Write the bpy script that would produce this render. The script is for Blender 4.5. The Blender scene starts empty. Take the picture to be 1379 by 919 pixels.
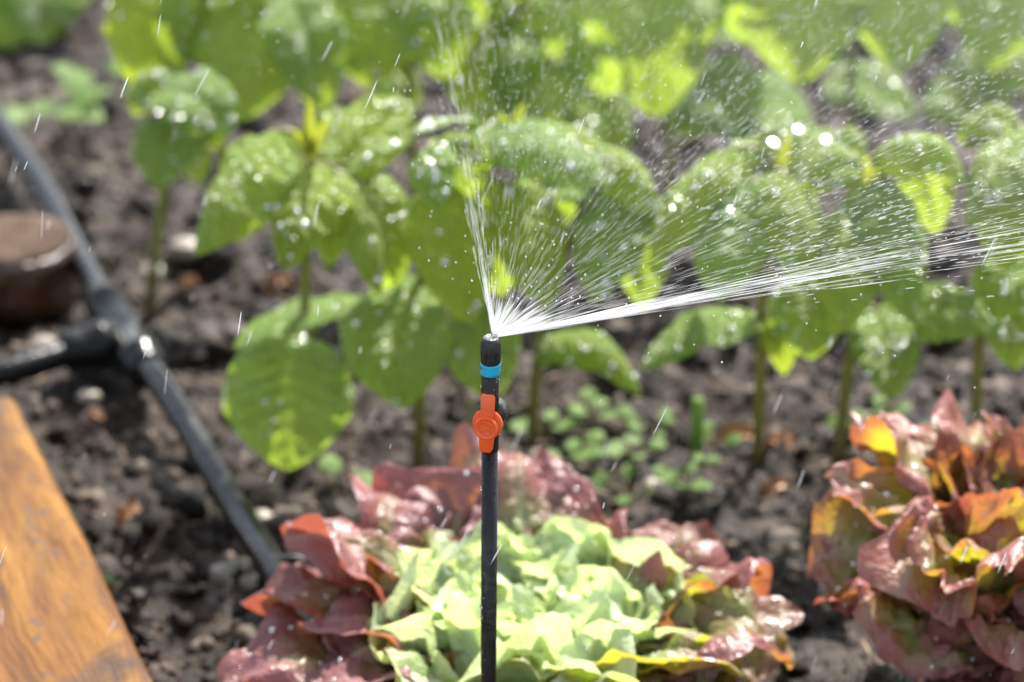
import bpy, math, random
import numpy as np
from mathutils import Vector as V, Matrix, noise as mn
R = math.radians
random.seed(11); rng = np.random.default_rng(11)
sc = bpy.context.scene
col = sc.collection
# ------------------------------------------------------------------ camera
H, TH, F = 0.692, R(27.0), 3831.0
S, Cc = math.sin(TH), math.cos(TH)
FOCUS = 1.00; MIST = .32
cam = bpy.data.objects.new("camera", bpy.data.cameras.new("camera"))
col.objects.link(cam); sc.camera = cam
cam.location = (0, 0, H); cam.rotation_euler = (R(90) - TH, 0, 0)
cam.data.lens = 100; cam.data.sensor_width = 36
cam.data.clip_start = .02; cam.data.clip_end = 500
cam.data.dof.use_dof = True; cam.data.dof.focus_distance = FOCUS
cam.data.dof.aperture_fstop = 7.6; cam.data.dof.aperture_blades = 0

def ray(px, py):
    a, v = (px - 689.5) / F, (py - 459.5) / F
    return V((a, Cc - v * S, -S - v * Cc))
def PY(px, py, Y):                       # point of the vertical plane y = Y seen at that place of the photo
    d = ray(px, py); k = Y / d.y
    return V((0, 0, H)) + d * k
def G(px, py, z=0.0):                    # point at height z
    d = ray(px, py); k = (z - H) / d.z
    return V((0, 0, H)) + d * k
def mmpx(p):                             # metres per photo pixel at a point
    return ((p - V((0, 0, H))).dot(V((0, Cc, -S)))) / F

# ------------------------------------------------------------------ helpers
def tag(o, label=None, cat=None, group=None, kind=None):
    if label: o["label"] = label
    if cat: o["category"] = cat
    if group: o["group"] = group
    if kind: o["kind"] = kind
    return o
def thing(name, loc, label, cat, group=None):
    o = bpy.data.objects.new(name, None); col.objects.link(o)
    o.location = loc; o.empty_display_size = .01
    return tag(o, label, cat, group)
def rootloc(o):
    p = V((0, 0, 0))
    while o is not None:
        p += V(o.location); o = o.parent
    return p
def mk(name, vs, fs, mat, parent=None, uv=None, attrs=None, smooth=True, origin=None):
    me = bpy.data.meshes.new(name)
    off = rootloc(parent) if parent is not None else V(origin) if origin is not None else V((0, 0, 0))
    vs = np.asarray([tuple(v) for v in vs] if not isinstance(vs, np.ndarray) else vs, dtype=float) - np.array(off)
    me.from_pydata(vs.tolist(), [], fs if isinstance(fs, list) else fs.tolist())
    if smooth: me.polygons.foreach_set("use_smooth", [True] * len(me.polygons))
    if uv is not None:
        lay = me.uv_layers.new(name="UVMap")
        li = np.zeros(len(me.loops), dtype=np.int32); me.loops.foreach_get("vertex_index", li)
        lay.data.foreach_set("uv", np.asarray(uv, dtype=np.float32)[li].ravel())
    for k, a in (attrs or {}).items():
        at = me.attributes.new(k, "FLOAT", "POINT"); at.data.foreach_set("value", np.asarray(a, dtype=np.float32))
    me.materials.append(mat); me.update()
    o = bpy.data.objects.new(name, me); col.objects.link(o)
    if parent is not None: o.parent = parent
    elif origin is not None: o.location = origin
    return o

class MB:
    def __init__(s): s.v = []; s.f = []
    def add(s, vs, fs):
        n = len(s.v); s.v += [tuple(v) for v in vs]; s.f += [[i + n for i in f] for f in fs]
    def tube(s, pts, rad, n=10, caps=True):
        pts = [V(p) for p in pts]; m = len(pts)
        if not hasattr(rad, "__len__"): rad = [rad] * m
        vs = []; nrm = None
        for i, p in enumerate(pts):
            t = (pts[min(i + 1, m - 1)] - pts[max(i - 1, 0)]).normalized()
            if nrm is None:
                nrm = t.orthogonal().normalized()
            nrm = (nrm - t * nrm.dot(t)).normalized(); b = t.cross(nrm)
            for k in range(n):
                a = 2 * math.pi * k / n
                vs.append(p + (nrm * math.cos(a) + b * math.sin(a)) * rad[i])
        fs = [[i * n + k, i * n + (k + 1) % n, (i + 1) * n + (k + 1) % n, (i + 1) * n + k] for i in range(m - 1) for k in range(n)]
        if caps:
            fs.append(list(range(n))[::-1]); fs.append([(m - 1) * n + k for k in range(n)])
        s.add(vs, fs)
    def lathe(s, prof, M, n=32):           # prof: (r, z) pairs, M: matrix
        vs = []; m = len(prof)
        for r, z in prof:
            for k in range(n):
                a = 2 * math.pi * k / n
                vs.append(M @ V((r * math.cos(a), r * math.sin(a), z)))
        fs = [[i * n + k, i * n + (k + 1) % n, (i + 1) * n + (k + 1) % n, (i + 1) * n + k] for i in range(m - 1) for k in range(n)]
        fs.append(list(range(n))[::-1]); fs.append([(m - 1) * n + k for k in range(n)])
        s.add(vs, fs)
    def prism(s, outline, h0, h1, M, bev=0.0):   # outline (x, z) extruded along -y from h0 to h1, bevelled front
        n = len(outline); cx = sum(p[0] for p in outline) / n; cz = sum(p[1] for p in outline) / n
        rings = [(0, h0), (0, h1 - bev), (bev * .35, h1 - bev * .3), (bev, h1)]
        vs = []
        for ins, h in rings:
            for i, (x, z) in enumerate(outline):
                p0 = V(outline[i - 1]); p1 = V(outline[(i + 1) % n]); t = (p1 - p0).normalized()
                vs.append(M @ V((x - t.y * ins, -h, z + t.x * ins)))
        fs = [[i * n + k, i * n + (k + 1) % n, (i + 1) * n + (k + 1) % n, (i + 1) * n + k] for i in range(3) for k in range(n)]
        fs.append(list(range(n))[::-1]); fs.append([3 * n + k for k in range(n)])
        s.add(vs, fs)
    def build(s, name, mat, parent=None, **k): return mk(name, s.v, s.f, mat, parent, **k)

def smooth_path(pts, sub=6):
    pts = [V(p) for p in pts]; out = []
    for i in range(len(pts) - 1):
        p0, p1, p2, p3 = pts[max(i - 1, 0)], pts[i], pts[i + 1], pts[min(i + 2, len(pts) - 1)]
        for k in range(sub):
            t = k / sub
            out.append(.5 * ((2 * p1) + (p2 - p0) * t + (2 * p0 - 5 * p1 + 4 * p2 - p3) * t * t + (3 * p1 - p0 - 3 * p2 + p3) * t ** 3))
    return out + [pts[-1]]

# ------------------------------------------------------------------ materials
class NT:
    def __init__(s, name):
        s.m = bpy.data.materials.new(name); s.m.use_nodes = True
        s.t = s.m.node_tree; s.t.nodes.clear()
        s.out = s.t.nodes.new("ShaderNodeOutputMaterial")
    def n(s, typ, **kw):
        nd = s.t.nodes.new("ShaderNode" + typ)
        for k, v in kw.items():
            if k.startswith("_"): setattr(nd, k[1:], v)
            else:
                key = k.replace("__", " ")
                inp = nd.inputs[int(key[1:])] if key[0] == "i" and key[1:].isdigit() else nd.inputs[key]
                if isinstance(v, bpy.types.NodeSocket): s.t.links.new(v, inp)
                else: inp.default_value = v
        return nd
    def math(s, op, a, b=0.0, c=None):
        nd = s.t.nodes.new("ShaderNodeMath"); nd.operation = op
        for i, v in enumerate((a, b) if c is None else (a, b, c)):
            if isinstance(v, bpy.types.NodeSocket): s.t.links.new(v, nd.inputs[i])
            else: nd.inputs[i].default_value = v
        return nd.outputs[0]
    def noise(s, scale, detail=4, rough=.55, vec=None, out="Fac"):
        nd = s.n("TexNoise", Scale=scale, Detail=detail, Roughness=rough)
        vec = vec or s.obj()
        s.t.links.new(vec, nd.inputs["Vector"]); return nd.outputs[out]
    def obj(s):
        if not hasattr(s, "_o"): s._o = s.t.nodes.new("ShaderNodeTexCoord")
        return s._o.outputs["Object"]
    def uv(s):
        s.obj(); return s._o.outputs["UV"]
    def ramp(s, fac, stops):
        nd = s.t.nodes.new("ShaderNodeValToRGB"); e = nd.color_ramp.elements
        while len(e) < len(stops): e.new(.5)
        for el, (p, c) in zip(e, stops):
            el.position = p; el.color = (*c, 1) if len(c) == 3 else c
        s.t.links.new(fac, nd.inputs[0]); return nd.outputs[0]
    def mix(s, fac, a, b):
        nd = s.t.nodes.new("ShaderNodeMix"); nd.data_type = "RGBA"
        for i, v in ((0, fac), (6, a), (7, b)):
            if isinstance(v, bpy.types.NodeSocket): s.t.links.new(v, nd.inputs[i])
            else: nd.inputs[i].default_value = v if i == 0 else (*v, 1)
        return nd.outputs[2]
    def attr(s, name): return s.n("Attribute", _attribute_name=name).outputs["Fac"]
    def bump(s, h, strength=.5, dist=.001):
        return s.n("Bump", Strength=strength, Distance=dist, Height=h).outputs[0]
    def fin(s, sh):
        s.t.links.new(sh, s.out.inputs["Surface"]); return s.m
    def leafy(s, diff, trans, fac, rough, bump=None, spec=.5):
        kw = {"Base Color": diff, "Roughness": rough, "Specular IOR Level": spec}
        p = s.t.nodes.new("ShaderNodeBsdfPrincipled")
        for k, v in kw.items():
            if isinstance(v, bpy.types.NodeSocket): s.t.links.new(v, p.inputs[k])
            else: p.inputs[k].default_value = v
        tr = s.t.nodes.new("ShaderNodeBsdfTranslucent"); s.t.links.new(trans, tr.inputs["Color"])
        if bump is not None:
            s.t.links.new(bump, p.inputs["Normal"]); s.t.links.new(bump, tr.inputs["Normal"])
        mx = s.t.nodes.new("ShaderNodeMixShader"); mx.inputs[0].default_value = fac
        s.t.links.new(p.outputs[0], mx.inputs[1]); s.t.links.new(tr.outputs[0], mx.inputs[2])
        return s.fin(mx.outputs[0])

def bean_material():
    m = NT("bean_leaf_surface")
    uv = m.uv(); sep = m.n("SeparateXYZ", Vector=uv)
    u, v = sep.outputs[0], sep.outputs[1]
    au = m.math("ABSOLUTE", m.math("SUBTRACT", u, .5)); au2 = m.math("MULTIPLY", au, 2.0)
    # side veins run forward from the midrib
    ph = m.math("FRACT", m.math("SUBTRACT", m.math("MULTIPLY", v, 7.0), m.math("MULTIPLY", au2, 1.7)))
    vein = m.math("SUBTRACT", 1.0, m.math("MULTIPLY", m.math("ABSOLUTE", m.math("SUBTRACT", ph, .5)), 14.0))
    rib = m.math("SUBTRACT", 1.0, m.math("MULTIPLY", au2, 22.0))
    vv = m.math("MAXIMUM", m.math("MAXIMUM", vein, rib), 0.0)
    net = m.n("TexVoronoi", _feature="DISTANCE_TO_EDGE", Scale=420.0); m.t.links.new(m.obj(), net.inputs["Vector"])
    age = m.attr("age")
    n1 = m.noise(38, 5); n2 = m.noise(9, 3)
    base = m.mix(age, (.16, .30, .07), (.29, .405, .045))
    base = m.mix(m.ramp(n1, [(.35, (0, 0, 0)), (.7, (1, 1, 1))]), base, m.mix(age, (.22, .36, .12), (.33, .44, .06)))
    base = m.mix(m.math("MULTIPLY", vv, .45), base, (.33, .42, .17))
    tr = m.mix(age, (.37, .56, .07), (.46, .58, .04))
    tr = m.mix(m.ramp(n2, [(.4, (0, 0, 0)), (.65, (.45, .45, .45))]), tr, (.47, .57, .045))
    tr = m.mix(m.math("MULTIPLY", vv, .45), tr, (.22, .32, .03))
    wet = m.ramp(m.noise(26, 3), [(.46, (.46, .46, .46)), (.60, (.17, .17, .17))])
    h = m.math("ADD", m.math("MULTIPLY", vv, -.6), m.math("MULTIPLY", net.outputs["Distance"], 1.6))
    return m.leafy(base, tr, .52, wet, m.bump(h, 1.0, .0022), .62)

def lettuce_material():
    m = NT("lettuce_leaf_surface")
    red = m.attr("red"); pale = m.attr("pale"); warm = m.attr("warm")
    n1 = m.noise(70, 5, .6); n2 = m.noise(24, 4)
    r = m.math("ADD", red, m.math("MULTIPLY", m.math("SUBTRACT", n1, .5), .45))
    r = m.math("ADD", r, m.math("MULTIPLY", m.math("SUBTRACT", n2, .5), .6))
    mk_ = m.mix(pale, (1, 1, 1), (.8, .8, .8))
    green = m.mix(pale, (.15, .26, .04), (.60, .68, .47))
    tg = m.mix(pale, (.45, .56, .015), (.66, .76, .37))
    cool = m.ramp(r, [(.18, (0, 0, 0)), (.42, (.45, .45, .45)), (.75, (1, 1, 1))])
    rd = m.mix(n2, m.mix(warm, (.215, .070, .070), (.25, .075, .055)), m.mix(warm, (.36, .17, .165), (.40, .18, .165)))
    b2 = m.mix(cool, green, rd)
    tr_ramp = m.ramp(r, [(.16, (.44, .54, .03)), (.45, (.52, .36, .025)), (.74, (.42, .16, .035)), (1.0, (.25, .06, .035))])
    tr = m.mix(m.math("MULTIPLY", cool, 1.0), tg, tr_ramp)
    uv = m.n("SeparateXYZ", Vector=m.uv())
    au = m.math("ABSOLUTE", m.math("SUBTRACT", uv.outputs[0], .5))
    rib = m.math("MAXIMUM", m.math("SUBTRACT", 1.0, m.math("MULTIPLY", au, 18.0)), 0.0)
    ph = m.math("FRACT", m.math("SUBTRACT", m.math("MULTIPLY", uv.outputs[1], 5.0), m.math("MULTIPLY", au, 5.0)))
    vein = m.math("MAXIMUM", m.math("SUBTRACT", 1.0, m.math("MULTIPLY", m.math("ABSOLUTE", m.math("SUBTRACT", ph, .5)), 18.0)), 0.0)
    vv = m.math("MAXIMUM", rib, m.math("MULTIPLY", vein, .5))
    b2 = m.mix(m.math("MULTIPLY", vv, m.math("SUBTRACT", .6, m.math("MULTIPLY", red, .45))), b2, (.62, .68, .42))
    h = m.math("ADD", m.noise(170, 3), m.math("MULTIPLY", m.noise(600, 2), .25))
    h = m.math("SUBTRACT", h, m.math("MULTIPLY", vv, .4))
    wet = m.ramp(m.noise(40, 3), [(.44, (.46, .46, .46)), (.62, (.24, .24, .24))])
    return m.leafy(b2, tr, .48, wet, m.bump(h, .6, .003), .6)

def plain(name, c0, c1, scale, rough=.5, bs=.4, bd=.0005, bscale=None, spec=.5, metal=0):
    m = NT(name)
    n = m.noise(scale, 5)
    c = m.mix(m.ramp(n, [(.35, (0, 0, 0)), (.68, (1, 1, 1))]), c0, c1)
    p = m.n("BsdfPrincipled", **{"Base Color": c, "Roughness": rough, "Specular IOR Level": spec, "Metallic": metal,
            "Normal": m.bump(m.noise(bscale or scale * 3, 4), bs, bd)})
    return m.fin(p.outputs[0])

M_bean = bean_material()
M_let = lettuce_material()
M_stem = None
def stem_material():
    m = NT("bean_stem_surface")
    n = m.noise(60, 4); z = m.n("SeparateXYZ", Vector=m.obj()).outputs[2]
    c = m.mix(m.ramp(n, [(.4, (0, 0, 0)), (.65, (1, 1, 1))]), (.16, .19, .035), (.24, .22, .07))
    c = m.mix(m.ramp(z, [(.0, (1, 1, 1)), (.05, (0, 0, 0))]), c, (.10, .075, .04))
    tr = m.mix(0.5, c, (.4, .4, .05))
    return m.leafy(c, tr, .25, .4, m.bump(m.noise(260, 2), .3, .0006))
M_stem = stem_material()
def bud_material():
    m = NT("young_bud_surface"); n = m.noise(120, 4)
    return m.leafy(m.mix(n, (.20, .27, .04), (.28, .28, .06)), m.mix(n, (.36, .44, .03), (.36, .36, .04)), .42, .45)
M_bud = bud_material()

def soil_material(name, island=False):
    m = NT(name)
    n1 = m.noise(14, 6, .6); n2 = m.noise(70, 6, .65); n3 = m.noise(420, 4, .6)
    f = m.math("ADD", m.math("MULTIPLY", n1, .45), m.math("MULTIPLY", n2, .55))
    if island:
        rnd = m.n("NewGeometry").outputs["Random Per Island"]
        f = m.math("ADD", m.math("MULTIPLY", f, .55), m.math("MULTIPLY", rnd, .45))
        stops = [(.30, (.006, .004, .0029)), (.49, (.021, .0148, .0108)), (.61, (.056, .041, .031)), (.71, (.135, .104, .079)), (.80, (.23, .185, .145))]
    else:
        stops = [(.37, (.006, .0041, .0029)), (.48, (.021, .0148, .0106)), (.57, (.054, .039, .029)), (.71, (.135, .102, .076))]
    c = m.ramp(f, stops)
    rgh = m.ramp(m.noise(33, 4), [(.42, (.7, .7, .7)), (.60, (.26, .26, .26))])
    h = m.math("ADD", n2, m.math("MULTIPLY", n3, .5))
    p = m.n("BsdfPrincipled", **{"Base Color": c, "Roughness": rgh, "Specular IOR Level": .16, "Normal": m.bump(h, .9, .004)})
    return m.fin(p.outputs[0])
M_soil = soil_material("wet_soil_surface")
M_clod = soil_material("soil_crumb_surface", True)

def pipe_material():
    m = NT("black_pipe_surface")
    dust = m.ramp(m.noise(24, 6, .65), [(.42, (0, 0, 0)), (.72, (1, 1, 1))])
    c = m.mix(dust, (.004, .004, .0042), (.009, .009, .0088))
    rg = m.ramp(m.noise(22, 4), [(.50, (.36, .36, .36)), (.60, (.12, .12, .12))])
    p = m.n("BsdfPrincipled", **{"Base Color": c, "Roughness": rg, "Specular IOR Level": .2, "Normal": m.bump(m.noise(190, 3), .5, .0010)})
    return m.fin(p.outputs[0])
M_pipe = pipe_material()
def riser_material():
    m = NT("black_riser_plastic")
    mp = m.n("Mapping", Vector=m.obj()); mp.inputs["Scale"].default_value = (260, 260, 40)
    n = m.noise(1.0, 5, .6, mp.outputs[0])
    c = m.mix(m.ramp(n, [(.45, (0, 0, 0)), (.7, (1, 1, 1))]), (.0075, .007, .007), (.022, .021, .0205))
    rg = m.ramp(m.noise(170, 3), [(.42, (.5, .5, .5)), (.6, (.22, .22, .22))])
    p = m.n("BsdfPrincipled", **{"Base Color": c, "Roughness": rg, "Specular IOR Level": .3, "Normal": m.bump(m.noise(420, 3), .5, .0005)})
    return m.fin(p.outputs[0])
M_riser = riser_material()
M_neck = plain("brown_black_plastic", (.012, .008, .007), (.032, .021, .018), 300, .42, .4, .0003, None, .25)
M_noz = plain("dark_grey_wet_plastic", (.012, .012, .0125), (.045, .045, .046), 420, .36, .5, .0005, None, .3)
M_orange = plain("orange_plastic", (.72, .085, .008), (.76, .11, .014), 220, .42, .3, .0003, 900)
M_blue = plain("blue_plastic", (.005, .33, .52), (.02, .41, .57), 260, .35, .3, .0003)

def wood_material():
    m = NT("weathered_plank_wood")
    mp = m.n("Mapping", Vector=m.obj()); mp.inputs["Scale"].default_value = (1, .13, 1)
    warp = m.n("TexNoise", Scale=9.0, Detail=3.0); m.t.links.new(m.obj(), warp.inputs["Vector"])
    vec = m.n("VectorMath", _operation="ADD", i0=mp.outputs[0])
    sc_ = m.n("VectorMath", _operation="SCALE", i0=warp.outputs["Color"]); sc_.inputs["Scale"].default_value = .022
    m.t.links.new(sc_.outputs[0], vec.inputs[1])
    g = m.math("ADD", m.math("MULTIPLY", m.noise(75, 6, .6, vec.outputs[0]), .62), m.math("MULTIPLY", m.noise(310, 5, .7, vec.outputs[0]), .38))
    c = m.ramp(g, [(.30, (.034, .012, .003)), (.45, (.11, .042, .006)), (.58, (.185, .083, .011)), (.75, (.25, .14, .032))])
    mp2 = m.n("Mapping", Vector=m.obj()); mp2.inputs["Scale"].default_value = (1, .06, 1)
    ln = m.ramp(m.noise(130, 4, .6, mp2.outputs[0]), [(.36, (1, 1, 1)), (.47, (0, 0, 0))])
    c = m.mix(m.math("MULTIPLY", ln, .75), c, (.040, .015, .004))
    stain = m.ramp(m.noise(13, 5, .65), [(.50, (0, 0, 0)), (.58, (1, 1, 1))])
    c = m.mix(m.math("MULTIPLY", stain, .85), c, (.040, .028, .022))
    orange = m.ramp(m.noise(8, 3), [(.45, (0, 0, 0)), (.6, (1, 1, 1))])
    c = m.mix(m.math("MULTIPLY", orange, .35), c, (.15, .05, .009))
    dk = m.ramp(m.noise(120, 4), [(.60, (0, 0, 0)), (.68, (1, 1, 1))])
    c = m.mix(m.math("MULTIPLY", dk, .8), c, (.06, .045, .035))
    p = m.n("BsdfPrincipled", **{"Base Color": c, "Roughness": .6, "Specular IOR Level": .15, "Normal": m.bump(g, .9, .004)})
    return m.fin(p.outputs[0])
M_wood = wood_material()
M_stump = plain("rusty_brown_bark", (.014, .006, .003), (.06, .022, .007), 40, .35, .8, .004)
M_stumptop = plain("worn_stump_top", (.040, .024, .016), (.11, .075, .055), 50, .75, .8, .003, None, .06)
M_dry = plain("dry_leaf_surface", (.21, .09, .034), (.38, .21, .09), 120, .5, .6, .001)
M_peb = plain("pale_stone_surface", (.14, .12, .09), (.28, .25, .19), 90, .5, .6, .001)
M_seed = None

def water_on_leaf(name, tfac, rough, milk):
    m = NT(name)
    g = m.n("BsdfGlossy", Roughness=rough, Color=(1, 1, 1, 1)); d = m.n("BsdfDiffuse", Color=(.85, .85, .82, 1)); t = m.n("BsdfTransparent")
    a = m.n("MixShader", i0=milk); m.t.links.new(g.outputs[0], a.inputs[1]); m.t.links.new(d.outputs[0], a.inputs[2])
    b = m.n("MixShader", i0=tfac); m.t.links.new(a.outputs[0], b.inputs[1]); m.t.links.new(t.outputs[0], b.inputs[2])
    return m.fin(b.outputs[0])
M_bead = water_on_leaf("water_bead", .45, .22, .5)  # white diffuse share stands in for the sun's glint on each bead
def spray_material(name, tfac):
    m = NT(name)
    d = m.n("BsdfDiffuse", Color=(.82, .83, .85, 1)); t = m.n("BsdfTranslucent", Color=(.82, .83, .85, 1))
    a = m.n("MixShader", i0=.5); m.t.links.new(d.outputs[0], a.inputs[1]); m.t.links.new(t.outputs[0], a.inputs[2])
    tr = m.n("BsdfTransparent"); b = m.n("MixShader", i0=tfac)
    m.t.links.new(a.outputs[0], b.inputs[1]); m.t.links.new(tr.outputs[0], b.inputs[2])
    return m.fin(b.outputs[0])
M_spray = spray_material("sprayed_water", .68)
M_drop = spray_material("flying_drop_water", .15)

# ------------------------------------------------------------------ ground
_lat = rng.random((8, 256, 256))
def vnoise(x, y, i):
    x = np.asarray(x); y = np.asarray(y)
    xi = np.floor(x).astype(int); yi = np.floor(y).astype(int); fx = x - xi; fy = y - yi
    fx = fx * fx * (3 - 2 * fx); fy = fy * fy * (3 - 2 * fy); L = _lat[i % 8]
    g = lambda a, b: L[a % 256, b % 256]
    return (g(xi, yi) * (1 - fx) + g(xi + 1, yi) * fx) * (1 - fy) + (g(xi, yi + 1) * (1 - fx) + g(xi + 1, yi + 1) * fx) * fy
def soil_h(x, y):
    h = .016 * (vnoise(x * 9, y * 9, 0) - .5)
    h = h + .013 * (np.abs(vnoise(x * 31, y * 31, 1) - .5) * 2 - .5)
    h = h + .009 * (vnoise(x * 62, y * 62, 2) - .5)
    h = h + .006 * (vnoise(x * 125, y * 125, 3) - .5) + .003 * (vnoise(x * 260, y * 260, 4) - .5)
    return h - .006
def axis(lo, hi, step, far):
    a = list(np.arange(lo, hi, step)); s = step
    left = []; p = lo
    while p > -far: s *= 1.35; p -= s; left.append(p)
    s = step; p = a[-1]; right = []
    while p < far: s *= 1.35; p += s; right.append(p)
    return np.array(left[::-1] + a + right)
gx = axis(-.42, .42, .0030, 120); gy = axis(.82, 2.15, .0032, 120)
X, Y = np.meshgrid(gx, gy); Zg = soil_h(X, Y)
nx = len(gx); idx = np.arange(X.size).reshape(X.shape)
q = np.stack([idx[:-1, :-1], idx[:-1, 1:], idx[1:, 1:], idx[1:, :-1]], -1).reshape(-1, 4)
g = mk("soil", np.stack([X.ravel(), Y.ravel(), Zg.ravel()], -1), q, M_soil)
tag(g, "dark crumbly wet garden soil of the vegetable bed", "soil", kind="structure")
def gh(x, y): return float(soil_h(np.array([x]), np.array([y]))[0])

# base icosahedron-ish lump
def ico(sub):
    import bmesh
    bm = bmesh.new(); bmesh.ops.create_icosphere(bm, subdivisions=sub, radius=1)
    v = np.array([x.co[:] for x in bm.verts]); f = np.array([[w.index for w in p.verts] for p in bm.faces]); bm.free(); return v, f
ICO1, ICO2, ICO3 = ico(1), ico(2), ico(3)
def lumps(items, ic, rough):
    bv, bf = ic; vs = []; fs = []; n = 0
    for (p, r, sq) in items:
        d = 1 + rough * (rng.random(len(bv)) - .5) * 2
        A = np.linalg.qr(rng.normal(size=(3, 3)))[0] * r
        w = (bv * d[:, None] * np.array([1, rng.uniform(.65, 1), rng.uniform(.55, .9)])) @ A
        w[:, 2] *= sq
        vs.append(w + p); fs.append(bf + n); n += len(bv)
    return np.concatenate(vs), np.concatenate(fs)
items = []
for i in range(24000):
    y = rng.uniform(.9, 2.05); half = .205 * y + .03
    x = rng.uniform(-half, half)
    r = .0011 + .0046 * rng.random() ** 3.2 + (.010 * rng.random() if rng.random() < .06 else 0)
    items.append((np.array([x, y, gh(x, y) - r * rng.uniform(-.2, .45)]), r, .85))
cv, cf = lumps(items, ICO1, .42)
tag(mk("soil_crumbs", cv, cf, M_clod), "loose brown crumbs and clods lying over the soil", "soil crumbs", kind="stuff")

mb = MB(); r6 = random.Random(4)
for i in range(240):
    y = r6.uniform(.95, 1.9); x = r6.uniform(-.21, .21) * y; a = r6.uniform(0, 6.28); l = r6.uniform(.004, .020)
    p = V((x, y, gh(x, y) + .0025)); d = V((math.cos(a), math.sin(a), r6.uniform(-.1, .3)))
    mb.tube([p, p + d * l * .5 + V((0, 0, r6.uniform(-.001, .002))), p + d * l], r6.uniform(.0003, .0009), 5)
tag(mb.build("straw_bits", plain("old_straw_surface", (.10, .065, .035), (.30, .22, .12), 200, .6)), "short bits of old straw and root strewn on the soil", "straw bits", kind="stuff")

# ------------------------------------------------------------------ leaves
BEADS = []
def bez(a, b, c, t): return a * (1 - t) ** 2 + b * 2 * t * (1 - t) + c * t * t
def bean_leaf(parent, B, T, w, N, arch=.012, fold=.25, curl=-.25, wave=.10, age=.5, seed=0, nt=34, nu=18, beads=10, lobes=.10, name="leaf", mat=None, quilt=.0011):
    B, T, N = V(B), V(T), V(N)
    L = (T - B).length
    mid = (B + T) / 2 + V((0, 0, 1)) * arch + N.normalized() * arch * .4
    r = random.Random(seed)
    f1, f2, a1, a2 = r.uniform(0, 6), r.uniform(0, 6), r.uniform(2.2, 3.6), r.uniform(4, 6)
    twist = r.uniform(-.25, .25)
    us = [-1 + 2 * i / nu for i in range(nu + 1)]
    vs, uv = [], []
    for j in range(nt + 1):
        t = j / nt
        p = bez(B, mid, T, t); tan = ((mid - B) * (1 - t) + (T - mid) * t).normalized()
        lat = tan.cross(N).normalized()
        n = lat.cross(tan).normalized()
        lat2 = lat * math.cos(twist * t) + n * math.sin(twist * t); n = lat2.cross(tan).normalized(); lat = lat2
        hw = w / 2 * max(0.0, 1 - abs(2 * t ** .74 - 1) ** 2.25) ** (.56 + .22 * t) 
        hw *= 1 + .03 * math.sin(9 * t + f1)
        for u in us:
            au = abs(u)
            q = p + lat * u * hw * (1 - .18 * abs(fold) * au) - tan * L * lobes * au ** 1.6 * (1 - t) ** 5
            d = fold * au * hw + curl * au ** 2.4 * hw
            d += wave * hw * au ** 2 * (math.sin(a1 * 2 * t * 3.1 + f1 + (2.1 if u > 0 else 0)) + .5 * math.sin(a2 * 2 * t * 3.1 + f2 + u))
            ph = (7 * t - 1.7 * au) % 1
            d += 1.7 * quilt * (math.sin(math.pi * ph) ** .7) * min(1, au * 4) * (1 - au ** 6) * min(1, hw / .012)
            d += .0016 * mn.noise((p + lat * u * hw) * 60 + V((seed * .7, 0, 0)))
            vs.append(q + n * d); uv.append((.5 + u / 2, t))
    m = nu + 1
    fs = [[j * m + i, j * m + i + 1, (j + 1) * m + i + 1, (j + 1) * m + i] for j in range(nt) for i in range(nu)]
    o = mk(name, vs, fs, mat or M_bean, parent, uv=uv, attrs={"age": [.30 + .70 * age] * len(vs)})
    for k in range(beads):
        j = r.randint(2, nt - 2); i = r.randint(1, nu - 1)
        a = V(vs[j * m + i]); nn = (V(vs[j * m + i + 1]) - a).cross(V(vs[(j + 1) * m + i]) - a).normalized()
        if nn.z < 0: nn = -nn
        if nn.z > .1: BEADS.append((a, nn, (.0005 + .0011 * r.random() ** 2) if r.random() < .82 else r.uniform(.0012, .0019)))
    return o

UP = V((0, -.55, .83)); FRONT = V((0, -.92, .38)); SKY = V((.05, -.2, .97)); BACK = V((.1, .35, .9))
_seed = [100]
def bean_plant(label, stem_px, Yb, leaves, buds=(), ws=None, group="bean plants", stem_r=.0030, name="bean_plant", petioles=True, nb=12):
    pts = [PY(x, y, Yb + dy) for x, y, dy in stem_px]
    base = pts[0].copy(); base.z = gh(base.x, base.y) - .004
    pts[0] = base
    root = thing(name, base, label, "bean plant", group); ws = ws or (.97 if Yb < 1.4 else 1.16)
    mb = MB(); path = smooth_path(pts)
    mb.tube(path, [stem_r * (1.05 - .35 * i / len(path)) for i in range(len(path))], 10)
    for lf in leaves:
        b, t, w = lf[0], lf[1], lf[2]; o = dict(lf[3]) if len(lf) > 3 else {}
        B = PY(b[0], b[1], Yb + b[2]); T = PY(t[0], t[1], Yb + t[2])
        N = o.pop("N", UP); _seed[0] += 1
        px = mmpx((B + T) / 2)
        if petioles and o.pop("pet", True):
            near = min(path, key=lambda p: (p - B - V((0, 0, -.012))).length)
            k = (near + B) / 2 + V((0, 0, .006))
            mb.tube(smooth_path([near, k, B, B + (T - B) * .06], 4), [stem_r * .5] * 12 + [stem_r * .35], 7)
        else: o.pop("pet", None)
        bean_leaf(root, B, T, w * px * ws, N, seed=_seed[0], beads=o.pop("nb", nb), **o)
    for b, t, w in buds:
        B = PY(b[0], b[1], Yb + b[2]); T = PY(t[0], t[1], Yb + t[2]); px = mmpx(B); _seed[0] += 1
        bean_leaf(root, B, T, w * px, FRONT, arch=.002, fold=.8, curl=.2, wave=.05, seed=_seed[0], nt=12, nu=8, beads=0, lobes=0, name="bud", mat=M_bud, quilt=0)
    mb.build("stem", M_stem, root)
    return root
def dic(**k): return k

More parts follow.
